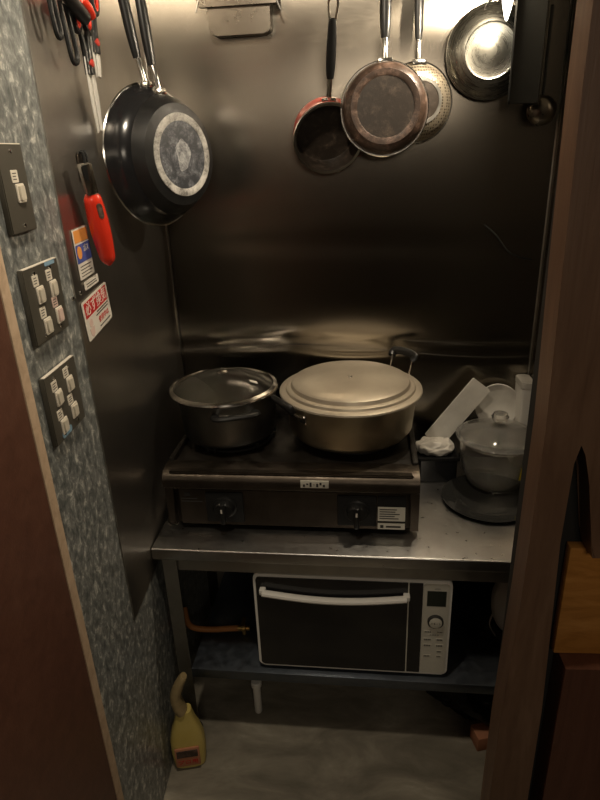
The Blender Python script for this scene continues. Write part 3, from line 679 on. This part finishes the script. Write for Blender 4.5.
# pans on the back wall
pan('saucepan', 'small red saucepan with dark inside, leftmost pan on the back wall',
    axis_frame((-.030, 1.598, 1.560), (-.16, 1, .42)), .084, .080, .060, 'red_enamel', 'pan_soot', 'pan_soot', 'red_enamel', .115, hr=.0095, neck_len=.055, loop=True)
pan('frying_pan', 'brown scorched frying pan showing its sooty base on the back wall',
    axis_frame((.102, 1.580, 1.620), (.0, -1, .06)), .101, .083, .046, 'pan_brown', 'pan_black', 'pan_soot', 'pan_brown', .13, hr=.011)
pan('grill_pan', 'grey pan with dimpled side half hidden behind the brown pan',
    axis_frame((.185, 1.650, 1.635), (.22, -1, .05)), .088, .055, .034, 'dimpled', 'pan_black', 'pan_soot', 'steel_dull', .13, hr=.0095)
# steel lid
ld = thing('steel_pan_lid', 'round steel lid hanging half lit beside the lamp', 'lid', axis_frame((.352, 1.645, 1.735), (-.12, -1, .06)))
b = bm_(); lathe(b, [(.100,0),(.103,.001),(.102,.004),(.092,.008),(.088,.013),(.060,.020),(.056,.018),(.030,.023),(0,.025),(0,.023),(.03,.021),(.06,.016),(.088,.010),(.100,.002)], 72); obj('lid_disc', b, 'lid_steel', ld)
b = bm_(); tube(b, smooth_path([(-.02,.085,.01),(-.012,.100,.016),(0,.104,.018),(.012,.100,.016),(.02,.085,.01)], 4), .003, 8); obj('hanging_ring', b, 'steel_bright', ld)
# steel tray at the top
ty = thing('steel_tray', 'small rectangular steel tray hanging high on the back wall', 'tray', BWf(-.238, 1.856, .012))
b = bm_()
prism(b, rrect(.150, .110, .018, cy=0), 0, .034, I4, .0015); obj('tray_body', b, 'tray_steel', ty)
b = bm_(); prism(b, rrect(.196, .085, .008, cy=.046), .030, .046, I4, .001); obj('tray_flange', b, 'tray_steel', ty)
b = bm_(); tube(b, smooth_path([(-.075,.06,.048),(-.095,.01,.048),(-.10,-.006,.048)],4), .002, 6); tube(b, smooth_path([(.075,.06,.048),(.098,.0,.048),(.104,-.012,.048)],4), .0022, 6); obj('tray_wire', b, 'steel_bright', ty)
# ladle in the dark corner
la = thing('steel_ladle', 'dim steel ladle hanging in the dark right corner', 'ladle', axis_frame((.478, 1.625, 1.605), (-.3, -1, .1)))
b = bm_(); lathe(b, [(0,.026),(.018,.023),(.030,.012),(.034,0),(.032,0),(.028,.011),(.017,.020),(0,.023)], 32); obj('cup', b, 'tray_steel', la)
b = bm_(); tube(b, smooth_path([(0,.03,.002),(0,.10,.0),(0,.22,-.004)], 5), .0035, 8); obj('handle', b, 'sooty' if False else 'black_mat', la)
# hanging rail and hooks (top, mostly above the frame)
rl = thing('hanging_rail', 'steel rail high on the back wall carrying the pan hooks', 'rail', BWf(.02, 1.935, .060))
b = bm_(); tube(b, [(-.42,0,0),(.48,0,0)], .005, 10); obj('bar', b, 'steel_bright', rl)
for xx in (-.40, .46):
    b = bm_(); tube(b, [(xx,0,-.058),(xx,0,.0)], .006, 8); obj('bracket', b, 'steel_bright', rl)

# ---------------------------------------------------------------- clip lamp
cl = thing('clip_lamp', 'bright bulb with long black side shade above the steel lid', 'lamp', T(.336, 1.50, 1.80))
b = bm_(); lathe(b, [(0,-.030),(.003,-.027),(.008,-.008),(.012,.012),(.014,.035),(.012,.06),(0,.065)], 24, T(.014,.004,.004)); obj('bulb', b, 'bulb', cl)
b = bm_(); prism(b, [(-.075,-.180),(-.06,-.185),(.06,-.185),(.075,-.180),(.075,.10),(-.075,.10)], .026, .030, Matrix(((0,0,1,0),(1,0,0,0),(0,1,0,0),(0,0,0,1))), .001)
b.transform(T(.026,-.01,0) @ Rz(R(-13.5)) @ T(-.024,.066,0)); prism(b, [(.030,-.012),(.095,.0),(.112,.05),(.10,.075),(.094,.07),(.10,.045),(.088,.006),(.030,-.006)], -.185, .10, I4, .001); obj('shade', b, 'lamp_shade', cl)
b = bm_(); lathe(b, [(0,.064),(.013,.064),(.013,.13),(0,.13)], 16, T(.010,.014,0)); obj('socket', b, 'lamp_shade', cl)
b = bm_(); tube(b, smooth_path([(.010,.014,.12),(.02,.07,.14),(.02,.165,.135)], 5), .004, 8); obj('arm', b, 'lamp_shade', cl)

# thin wire on the back wall
b = bm_(); tube(b, smooth_path([(0,0,0),(.03,-.025,.004),(.065,-.068,.006),(.10,-.085,.006),(.131,-.092,.0)], 6), .0022, 6)
tag(obj('thin_cable', b, 'black_mat', None, BWf(.376, 1.338, .014)), 'thin dark cable sagging across the right part of the back wall', 'cable')
